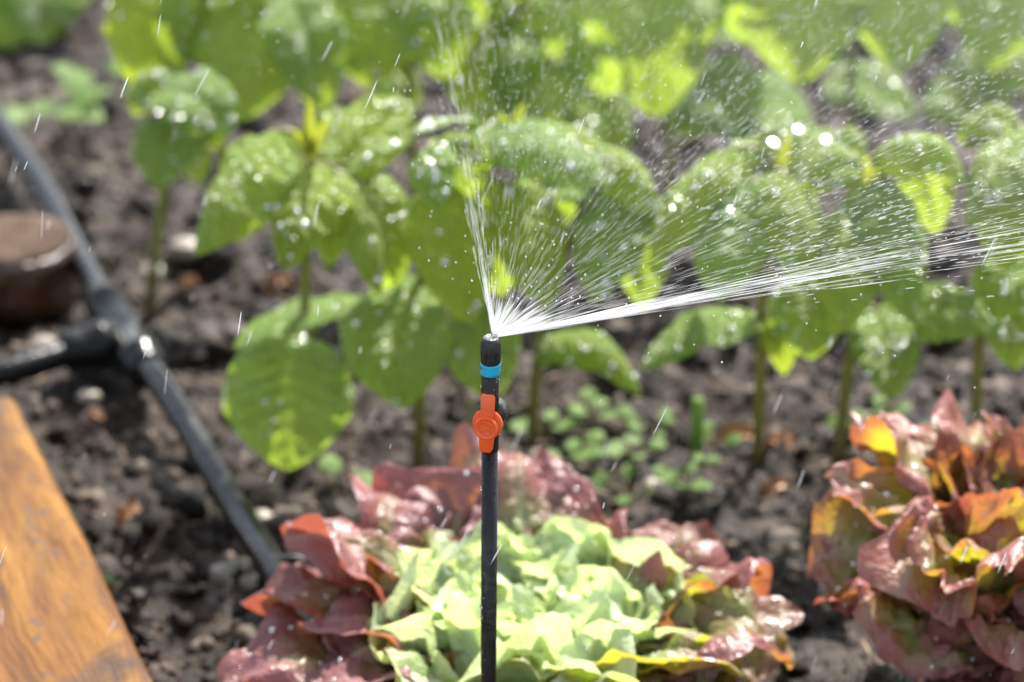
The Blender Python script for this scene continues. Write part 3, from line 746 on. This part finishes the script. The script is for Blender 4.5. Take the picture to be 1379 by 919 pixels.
# drops clinging to the riser
dr = []; r5 = random.Random(3)
for i in range(90):
    py = r5.uniform(610, 915); a = r5.uniform(-math.pi, 0); c = onr(py)
    nn = V((math.cos(a), math.sin(a), 0)); dr.append((c + nn * 11.2 * px_, nn, .00025 + .0006 * r5.random() ** 2.5))
for i in range(26):
    py = r5.uniform(458, 535); a = r5.uniform(-math.pi, 0); c = onr(py); nn = V((math.cos(a), math.sin(a), 0))
    dr.append((c + nn * 13.2 * px_, nn, .0002 + .0004 * r5.random() ** 2))
def bead_mesh(name, lst, mat, flat=.62, ic=ICO2):
    bv, bf = ic; vs = []; fs = []; n = 0
    for p, nn, r_ in lst:
        q = np.array(nn.to_track_quat('Z', 'Y').to_matrix())
        w = bv * np.array([1, 1, flat]) * r_ * np.array([1, rng.uniform(.8, 1.25), 1])
        vs.append(w @ q.T + np.array(p)); fs.append(bf + n); n += len(bv)
    return mk(name, np.concatenate(vs), np.concatenate(fs), mat)
def glass_material():
    m = NT("clear_water"); return m.fin(m.n("BsdfGlass", Roughness=.0, IOR=1.33).outputs[0])
M_clear = glass_material()
tag(bead_mesh("clinging_drops", dr, M_clear, .55), "clear water drops clinging to the black riser", "water drops", kind="stuff")

# ------------------------------------------------------------------ supply pipe with tee
zp = .020
ctr = [(-60, 95), (-10, 160), (60, 256), (108, 342), (150, 424)]
low = [(186, 484), (215, 520), (262, 590), (312, 672), (352, 742), (392, 812), (430, 880)]
PI_ = thing("irrigation_pipe", G(165, 462), "thick black irrigation pipe with tee fitting crossing the soil at left", "pipe")
rp = .0070
def gp(l, z=zp): return smooth_path([G(x, y, z) for x, y in l], 8)
mb = MB(); p_ = gp(ctr); mb.tube([p + V((0, 0, .003 * math.sin(i * .21))) for i, p in enumerate(p_)], rp, 20); mb.build("pipe", M_pipe, PI_)
mb = MB(); p_ = gp(low); mb.tube([p + V((0, 0, .002 * math.sin(i * .2))) for i, p in enumerate(p_)], rp, 20); mb.build("pipe", M_pipe, PI_)
mb = MB(); mb.tube(gp([(110, 468), (40, 492), (-20, 508), (-90, 530)]), rp, 20); mb.build("pipe", M_pipe, PI_)
mb = MB()
a, b, c = G(134, 396, zp), G(200, 502, zp), G(168, 456, zp)
def fitting(mb, p, q, prof):
    mb.tube([p.lerp(q, t) for t, r_ in prof], [.0078 + (r_ - .0078) * .72 for t, r_ in prof], 24)
fitting(mb, a, b, [(0, 0.00922), (.02, 0.01050), (.10, 0.01101), (.12, 0.01306), (.16, 0.01306), (.18, 0.01126), (.42, 0.01178), (.50, 0.01254), (.58, 0.01178), (.78, 0.01126), (.80, 0.01382), (.86, 0.01382), (.88, 0.01203), (.97, 0.01178), (1, 0.00973)])
fitting(mb, c, G(84, 474, zp), [(0, 0.01152), (.3, 0.01254), (.34, 0.01434), (.44, 0.01434), (.48, 0.01229), (.78, 0.01178), (.97, 0.01126), (1, 0.00947)])
mb.build("tee_fitting", M_pipe, PI_)
mb = MB(); e = G(392, 800, .01)
mb.tube(smooth_path([e + V((-.014, 0, -.012)), e + V((-.013, 0, .010)), e + V((0, 0, .019)), e + V((.012, 0, .012)), e + V((.013, .002, -.012))], 6), .0016, 10)
mb.build("pipe_clip", M_noz, PI_)

# ------------------------------------------------------------------ plank, stump
zt = .045
A_, B_ = G(14, 536, zt), G(212, 930, zt)
dirp = (B_ - A_).normalized(); side = V((-dirp.y, dirp.x, 0)).normalized()
if side.x > 0: side = -side
pl = thing("wooden_plank", A_ - V((0, 0, zt)), "weathered orange-brown wooden plank edging the bed at lower left", "plank")
import bmesh
bm = bmesh.new()
Lp, Wp, Tp = .62, .14, zt + .012
bmesh.ops.create_cube(bm, size=1)
bmesh.ops.scale(bm, vec=(Wp, Lp, Tp), verts=bm.verts)
bmesh.ops.bevel(bm, geom=list(bm.edges), offset=.0035, segments=3, profile=.6, affect='EDGES')
bmesh.ops.subdivide_edges(bm, edges=[e for e in bm.edges if e.calc_length() > .05], cuts=40, use_grid_fill=True)
for v in bm.verts:
    k = mn.noise(V((v.co.x * 14, v.co.y * 5, v.co.z * 14))) * .003 + mn.noise(V((v.co.x * 70, v.co.y * 9, v.co.z * 70))) * .0012
    v.co += v.normal * k
me = bpy.data.meshes.new("plank_board"); bm.to_mesh(me); bm.free(); me.materials.append(M_wood)
me.polygons.foreach_set("use_smooth", [True] * len(me.polygons))
bo = bpy.data.objects.new("board", me); col.objects.link(bo); bo.parent = pl
bo.rotation_euler = (0, 0, math.atan2(dirp.y, dirp.x) - R(90))
bo.location = dirp * (Lp / 2) + side * (Wp / 2) + V((0, 0, zt - Tp / 2))
sc_ = G(10, 424); sp_ = V((sc_.x, sc_.y + .036, 0))
st = thing("wooden_stump", sp_, "low round brown stump with pale worn top beside the pipe", "stump")
def lumpy(prof, n, amp, fr):
    vs = []
    for r_, z in prof:
        for k in range(n):
            a = 2 * math.pi * k / n; p = V((r_ * math.cos(a), r_ * math.sin(a), z))
            vs.append(sp_ + p + V((p.x, p.y, .002)).normalized() * mn.noise(p * fr) * amp)
    fs = [[i * n + k, i * n + (k + 1) % n, (i + 1) * n + (k + 1) % n, (i + 1) * n + k] for i in range(len(prof) - 1) for k in range(n)]
    fs += [list(range(n))[::-1], [(len(prof) - 1) * n + k for k in range(n)]]
    return vs, fs
mk("side", *lumpy([(.034, -.01), (.036, .004), (.0375, .014), (.037, .022), (.035, .027), (.032, .0285)], 64, .006, 40), M_stump, st)
mk("top", *lumpy([(.0325, .028), (.031, .0305), (.027, .0315), (.015, .0325), (.004, .033)], 64, .004, 40), M_stumptop, st)

# ------------------------------------------------------------------ small things on the soil
def dry_leaf(px, py, w, h, label, seed, mat=M_dry, rot=0):
    w *= .8; h *= .62
    c = G(px, py); c.z = gh(c.x, c.y) + .004; s = mmpx(c)
    o = thing("dry_leaf", c, label, "dry leaf", "dry leaves on the soil")
    d = V((math.cos(R(rot)), math.sin(R(rot)), 0))
    bean_leaf(o, c - d * w * s / 2, c + d * w * s / 2 + V((0, 0, .004)), h * s * 1.8, V((.1, -.35, .9)), arch=.006, fold=.5, curl=.3, wave=.3, seed=seed, beads=0, name="blade", mat=mat, nt=16, nu=10)
    return o
dry_leaf(177, 708, 40, 22, "small curled orange-brown leaf on bare soil between plank and pipe", 1, rot=30)
dry_leaf(376, 378, 44, 22, "tan dry leaf just left of the big bean plant's stem", 2, rot=-20)
dry_leaf(254, 366, 34, 16, "orange dry leaf near the far left bean stem", 3, rot=10)
dry_leaf(992, 590, 70, 26, "rust orange dry leaf left of the thick bean stem's foot", 4, rot=8)
dry_leaf(1052, 600, 44, 30, "tawny dry leaf right of the thick bean stem's foot", 5, rot=-30)
dry_leaf(1046, 650, 46, 20, "light brown dry leaf in the shaded soil before the bean row", 6, rot=15)
dry_leaf(132, 568, 26, 14, "small yellow-brown leaf below the pipe tee", 7, rot=-40)
dry_leaf(395, 465, 30, 22, "brownish yellow dry leaf behind the top of the heart-shaped leaf", 8, rot=-30)
def pebble(px, py, r_px, label, seed):
    c = G(px, py); c.z = gh(c.x, c.y) + .002; r_ = r_px * mmpx(c)
    bv, bf = ICO3; vs = []
    for v in bv:
        v = V(v); vs.append(c + V((v.x * r_ * 1.15, v.y * r_, v.z * r_ * .7)) * (1 + .22 * mn.noise(v * 1.6 + V((seed, 0, 0)))))
    o = mk("pebble", vs, bf, M_peb, origin=c); tag(o, label, "pebble", "pebbles on the soil")
for i, (x, y, r_, lab) in enumerate([(322, 762, 15, "cream pebble touching the left side of the pipe"), (338, 785, 14, "pale pebble by the pipe end near the lettuce"),
        (120, 540, 14, "yellowish pebble below the pipe tee"), (300, 770, 18, "grey rounded pebble left of the lower pipe"), (352, 688, 14, "pale pebble right of the lower pipe"),
        (60, 470, 16, "tan pebble above the branch pipe"), (620, 600, 16, "whitish pebble just left of the orange valve's lower end"), (250, 330, 20, "light stone behind the far left bean stem"),
        (205, 335, 22, "broad pale stone right of the upper pipe"), (880, 640, 14, "pale pebble among the tiny seedlings"), (1180, 560, 20, "sandy stone between two bean stems at right")]):
    pebble(x, y, r_, lab, i)

def seed_material():
    m = NT("seedling_leaf_surface"); n = m.noise(80, 3)
    c = m.mix(n, (.085, .165, .035), (.17, .26, .075)); t = m.mix(n, (.2, .33, .03), (.27, .38, .05))
    return m.leafy(c, t, .4, .6, None, .25)
M_seed = seed_material()
def seedling(px, py, h_px, nl, w_px, label, seed, grp="seedlings sprouting from the soil"):
    r_ = random.Random(seed); c = G(px, py); c.z = gh(c.x, c.y); s = mmpx(c)
    o = thing("seedling", c, label, "seedling", grp); mb = MB()
    for k in range(nl):
        a = 6.28 * k / nl + r_.uniform(-.5, .5); hh = h_px * s * r_.uniform(.5, 1.1)
        e = c + V((math.cos(a), math.sin(a), 0)) * w_px * s * r_.uniform(.3, 1.4) + V((0, 0, hh))
        mb.tube(smooth_path([c, c.lerp(e, .5) + V((0, 0, .003)), e], 3), .0007, 6)
        d = V((math.cos(a), math.sin(a), r_.uniform(-.1, .4))).normalized()
        bean_leaf(o, e, e + d * w_px * s * 1.1, w_px * s * r_.uniform(.8, 1.1), V((0, -.3, .95)), arch=.002, fold=.1, curl=-.1, wave=.1, seed=seed * 40 + k, nt=8, nu=6, beads=0, lobes=.05, mat=M_seed, quilt=0)
    mb.build("stem", M_stem, o)
for i, (x, y, h_, nl, w, lab) in enumerate([(770, 620, 34, 7, 26, "leafy pale seedling right of the riser behind the lettuce top"), (800, 560, 30, 6, 24, "seedling standing under the arching bean leaf"),
        (850, 610, 24, 6, 22, "seedling in the middle of the sprouting patch"), (905, 630, 22, 6, 20, "low seedling right of the sprouting patch"), (960, 615, 22, 5, 22, "seedling beside the pale green stub"),
        (840, 645, 14, 5, 24, "flat dark green seedling at the front of the sprouting patch"), (925, 655, 16, 6, 22, "seedling nearest the shaded soil"), (158, 796, 10, 3, 20, "tiny bright seedling alone beside the plank"),
        (1150, 590, 26, 5, 20, "seedling at the foot of the thin dark bean stem"), (1200, 560, 20, 5, 18, "seedling between bean stem and red lettuce"), (450, 640, 26, 3, 34, "bright lime seedling under the heart-shaped leaf"),
        (90, 170, 60, 7, 40, "blurred weed at the top left behind the pipe"), (130, 140, 50, 6, 34, "blurred weed right of the top left one"), (735, 560, 30, 5, 24, "seedling right behind the valve"),
        (745, 640, 20, 5, 22, "seedling close behind the lettuce's topmost red leaf"), (1260, 590, 20, 4, 20, "seedling half hidden behind the red lettuce"), (880, 575, 20, 5, 18, "small seedling at the back of the patch")]):
    seedling(x, y, h_, nl, w, lab, 60 + i)
c = G(938, 612); top = PY(940, 538, c.y)
mb = MB(); mb.tube([c - V((0, 0, .005)), c.lerp(top, .5), top], [.0034, .0032, .0030], 12); o = mb.build("plant_stub", M_seed, origin=c); tag(o, "pale green cut stalk standing in the seedling patch", "stalk")
c = G(638, 640); top = PY(634, 540, c.y)
mb = MB(); mb.tube([c - V((0, 0, .005)), c.lerp(top, .5), top], [.0026, .0026, .0022], 12); o = mb.build("plant_stub", M_stem, origin=c); tag(o, "thin yellowish stalk in the soil left of the riser", "stalk")

# ------------------------------------------------------------------ water
pools = []; HV = V((.115, -.16, .62)).normalized()  # HV mirrors the sun to the camera; pools are added where they glint
for o in [o for o in bpy.data.objects if o.name.startswith("leaf") and o.parent and o.parent.name.startswith("bean_plant")]:
    off = rootloc(o.parent); r_ = random.Random(len(pools) * 7 + hash(len(o.data.vertices)) % 5 + int(off.x * 9999))
    cand = [p for p in o.data.polygons if abs(V(p.normal).dot(HV)) > .955]
    if len(cand) > 14:
        for p in r_.sample(cand, 1 if r_.random() < .6 else 0):
            nn = V(p.normal); nn = nn if nn.z > 0 else -nn
            pools.append((off + V(p.center), nn, r_.uniform(.0016, .0058)))
wide = PY(1095, 208, 1.245)                # largest pools added around the level mid-row leaf, turned to glint in the sun
near = []
for o in bpy.data.objects:
    if o.name.startswith("leaf") and o.parent and o.parent.name.startswith("bean_plant"):
        off = rootloc(o.parent)
        if (off - wide).length < .4:
            near += [(off + V(p.center)) for p in o.data.polygons if (off + V(p.center) - wide).length < .022]
random.seed(77)
for p in random.sample(near, min(7, len(near))): pools.append((p + V((0, 0, .0008)), HV, random.uniform(.003, .0065)))
tag(bead_mesh("water_pools", pools, water_on_leaf("pooled_water", .90, .13, 0), .14, ICO3), "thin shining pools of water lying on the level parts of leaves", "water pools", kind="stuff")
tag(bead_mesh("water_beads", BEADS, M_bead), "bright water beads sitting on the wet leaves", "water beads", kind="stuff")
O = onr(455.5) + V((.0008, 0, 0))
def sph(az, el): return V((math.cos(R(el)) * math.cos(R(az)), math.cos(R(el)) * math.sin(R(az)), math.sin(R(el))))
def gauss(s): return random.gauss(0, s)
class Spray:
    def __init__(s): s.v = []; s.f = []
    def seg(s, p, q, r_):
        d = (q - p); t = d.normalized(); a = t.orthogonal().normalized(); b = t.cross(a); n = len(s.v)
        s.v += [tuple(p)] + [tuple(p + d * .22 + (a * x + b * y) * r_) for x, y in ((1, 0), (-.5, .87), (-.5, -.87))]
        s.v += [tuple(p + d * .75 + (a * x + b * y) * r_) for x, y in ((1, 0), (-.5, .87), (-.5, -.87))] + [tuple(q)]
        for k in range(3):
            j = (k + 1) % 3
            s.f += [[n, n + 1 + j, n + 1 + k], [n + 1 + k, n + 1 + j, n + 4 + j, n + 4 + k], [n + 4 + k, n + 4 + j, n + 7]]
def fall(d, r_): return O + d * r_ - V((0, 0, .10 * r_ * r_))
sp = Spray(); random.seed(21)
def thread(az, el, r0, r1, rad): 
    d = sph(az, el); sp.seg(fall(d, r0), fall(d, r1), rad)
# edge jets
for i in range(760):
    az = 1.0 + abs(gauss(3.6)) if random.random() < .8 else gauss(1.2); el = 11.5 + gauss(.55)
    r0 = .46 * random.random() ** 1.9; thread(az, el, r0, r0 + random.uniform(.008, .04), random.uniform(.00004, .0001))
for i in range(260):
    az = 97 - abs(gauss(2.6)) if random.random() < .8 else 97 + gauss(1.0); el = 12.5 + gauss(.7)
    r0 = .34 * random.random() ** 2.2; thread(az, el, r0, r0 + random.uniform(.006, .022), random.uniform(.00005, .00011))
# solid sheet close to the nozzle
for i in range(260):
    az = random.uniform(-1, 98); thread(az, 12.3 + gauss(1.0), .0005, random.uniform(.008, .026), .00011)
# fan between
for i in range(4300):
    az = random.uniform(0, 97); el = 12.5 + gauss(1.1)
    r0 = .006 + .40 * random.random() ** 1.25; thread(az, el, r0, r0 + random.uniform(.003, .013), random.uniform(.000022, .00006))
# broken drops farther out
for i in range(11000):
    az = random.uniform(-2, 99); el = 12.5 + gauss(2.8)
    r0 = .10 + .62 * random.random(); thread(az, el, r0, r0 + random.uniform(.0012, .004), random.uniform(.00006, .00016))
tag(mk("water_spray", sp.v, sp.f, M_spray), "fan of fine water jets spraying from the nozzle to the right", "water spray", kind="stuff")
# the fine mist that rides along with the fan
def mist(a0, a1, r0_, r1_, th_, dens, name, label, na=24, nr=8):
    vs = []
    for sgn in (-1, 1):
        for i in range(nr + 1):
            r_ = r0_ + (r1_ - r0_) * i / nr
            for k in range(na + 1):
                vs.append(fall(sph(a0 + (a1 - a0) * k / na, 12.6 + sgn * th_), r_))
    m_ = na + 1; Nn = m_ * (nr + 1); fs = []
    for i in range(nr):
        for k in range(na):
            a_ = i * m_ + k; fs += [[a_, a_ + 1, a_ + m_ + 1, a_ + m_], [Nn + a_, Nn + a_ + m_, Nn + a_ + m_ + 1, Nn + a_ + 1]]
        for k, fl in ((0, 0), (na, 1)):
            a_ = i * m_ + k; f_ = [a_, a_ + m_, Nn + a_ + m_, Nn + a_]; fs.append(f_[::-1] if fl else f_)
    for k in range(na):
        for i, fl in ((0, 0), (nr, 1)):
            a_ = i * m_ + k; f_ = [a_, Nn + a_, Nn + a_ + 1, a_ + 1]; fs.append(f_[::-1] if fl else f_)
    mm_ = NT(name + "_air"); vol = mm_.n("VolumePrincipled", Color=(1, 1, 1, 1), Density=dens, Anisotropy=.0); mm_.t.links.new(vol.outputs[0], mm_.out.inputs["Volume"])
    tag(mk(name, vs, fs, mm_.m, smooth=False), label, "mist", kind="stuff")
mist(3, 84, .02, .58, 3.4, MIST, "spray_mist", "thin white mist drifting along the water fan")
mist(1, 60, .05, .64, 2.2, MIST, "spray_mist", "denser white mist over the right half of the water fan")
# loose drops thrown back and falling
sp = Spray()
for i in range(180):
    Yd = random.uniform(.88, 1.25); d = Yd / Cc
    x = random.uniform(-.19, .19) * d; z = random.uniform(.0, .34)
    p = V((x, Yd, z)); w = V((random.uniform(-.55, -.1), random.uniform(-.1, .1), -1)).normalized()
    l = .002 + .013 * random.random() ** 1.6; sp.seg(p, p + w * l, random.uniform(.00008, .00028))
for i in range(900):
    az = random.uniform(-15, 120); d = sph(az, random.uniform(0, 30)); r_ = random.uniform(.02, .5)
    p = O + d * r_; sp.seg(p, p + V((gauss(.3), gauss(.3), -1)).normalized() * .0008, random.uniform(.0001, .0003))
for i in range(110):
    Yd = random.uniform(1.22, 1.75); d = Yd / Cc
    p = V((random.uniform(-.06, .19) * d, Yd, random.uniform(.10, .30))); r_ = random.uniform(.0005, .0012)
    sp.seg(p, p + V((gauss(.2), gauss(.2), -1)).normalized() * r_ * 2.6, r_)
tag(mk("falling_drops", sp.v, sp.f, M_drop), "stray water drops falling through the air over the bed", "water drops", kind="stuff")

# ------------------------------------------------------------------ light
EL, AZ = 49.0, 22.0                     # sun high, behind the bed and a little to the right
sd = V((math.sin(R(AZ)) * math.cos(R(EL)), math.cos(R(AZ)) * math.cos(R(EL)), math.sin(R(EL))))
sl = bpy.data.lights.new("sun", "SUN"); sl.energy = 4.3; sl.angle = R(.5); sl.color = (1, .955, .88)
so = bpy.data.objects.new("sun", sl); col.objects.link(so); so.rotation_euler = (-sd).to_track_quat('-Z', 'Y').to_euler(); so.location = sd * 5
w = bpy.data.worlds.new("World"); sc.world = w; w.use_nodes = True
nt = w.node_tree; sky = nt.nodes.new("ShaderNodeTexSky"); sky.sky_type = 'NISHITA'; sky.sun_disc = False
sky.sun_elevation = R(EL); sky.sun_rotation = R(AZ)
bg = nt.nodes["Background"]; hs = nt.nodes.new('ShaderNodeHueSaturation'); hs.inputs['Saturation'].default_value = .5; nt.links.new(sky.outputs[0], hs.inputs['Color']); nt.links.new(hs.outputs[0], bg.inputs[0]); bg.inputs[1].default_value = .125
sc.view_settings.view_transform = 'Standard'; sc.view_settings.look = 'None'
sc.view_settings.gamma = 1; sc.view_settings.exposure = 1.75; sc.view_settings.use_curve_mapping = False
sc.cycles.max_bounces = 8; sc.cycles.transparent_max_bounces = 24; sc.cycles.caustics_reflective = False; sc.cycles.caustics_refractive = False
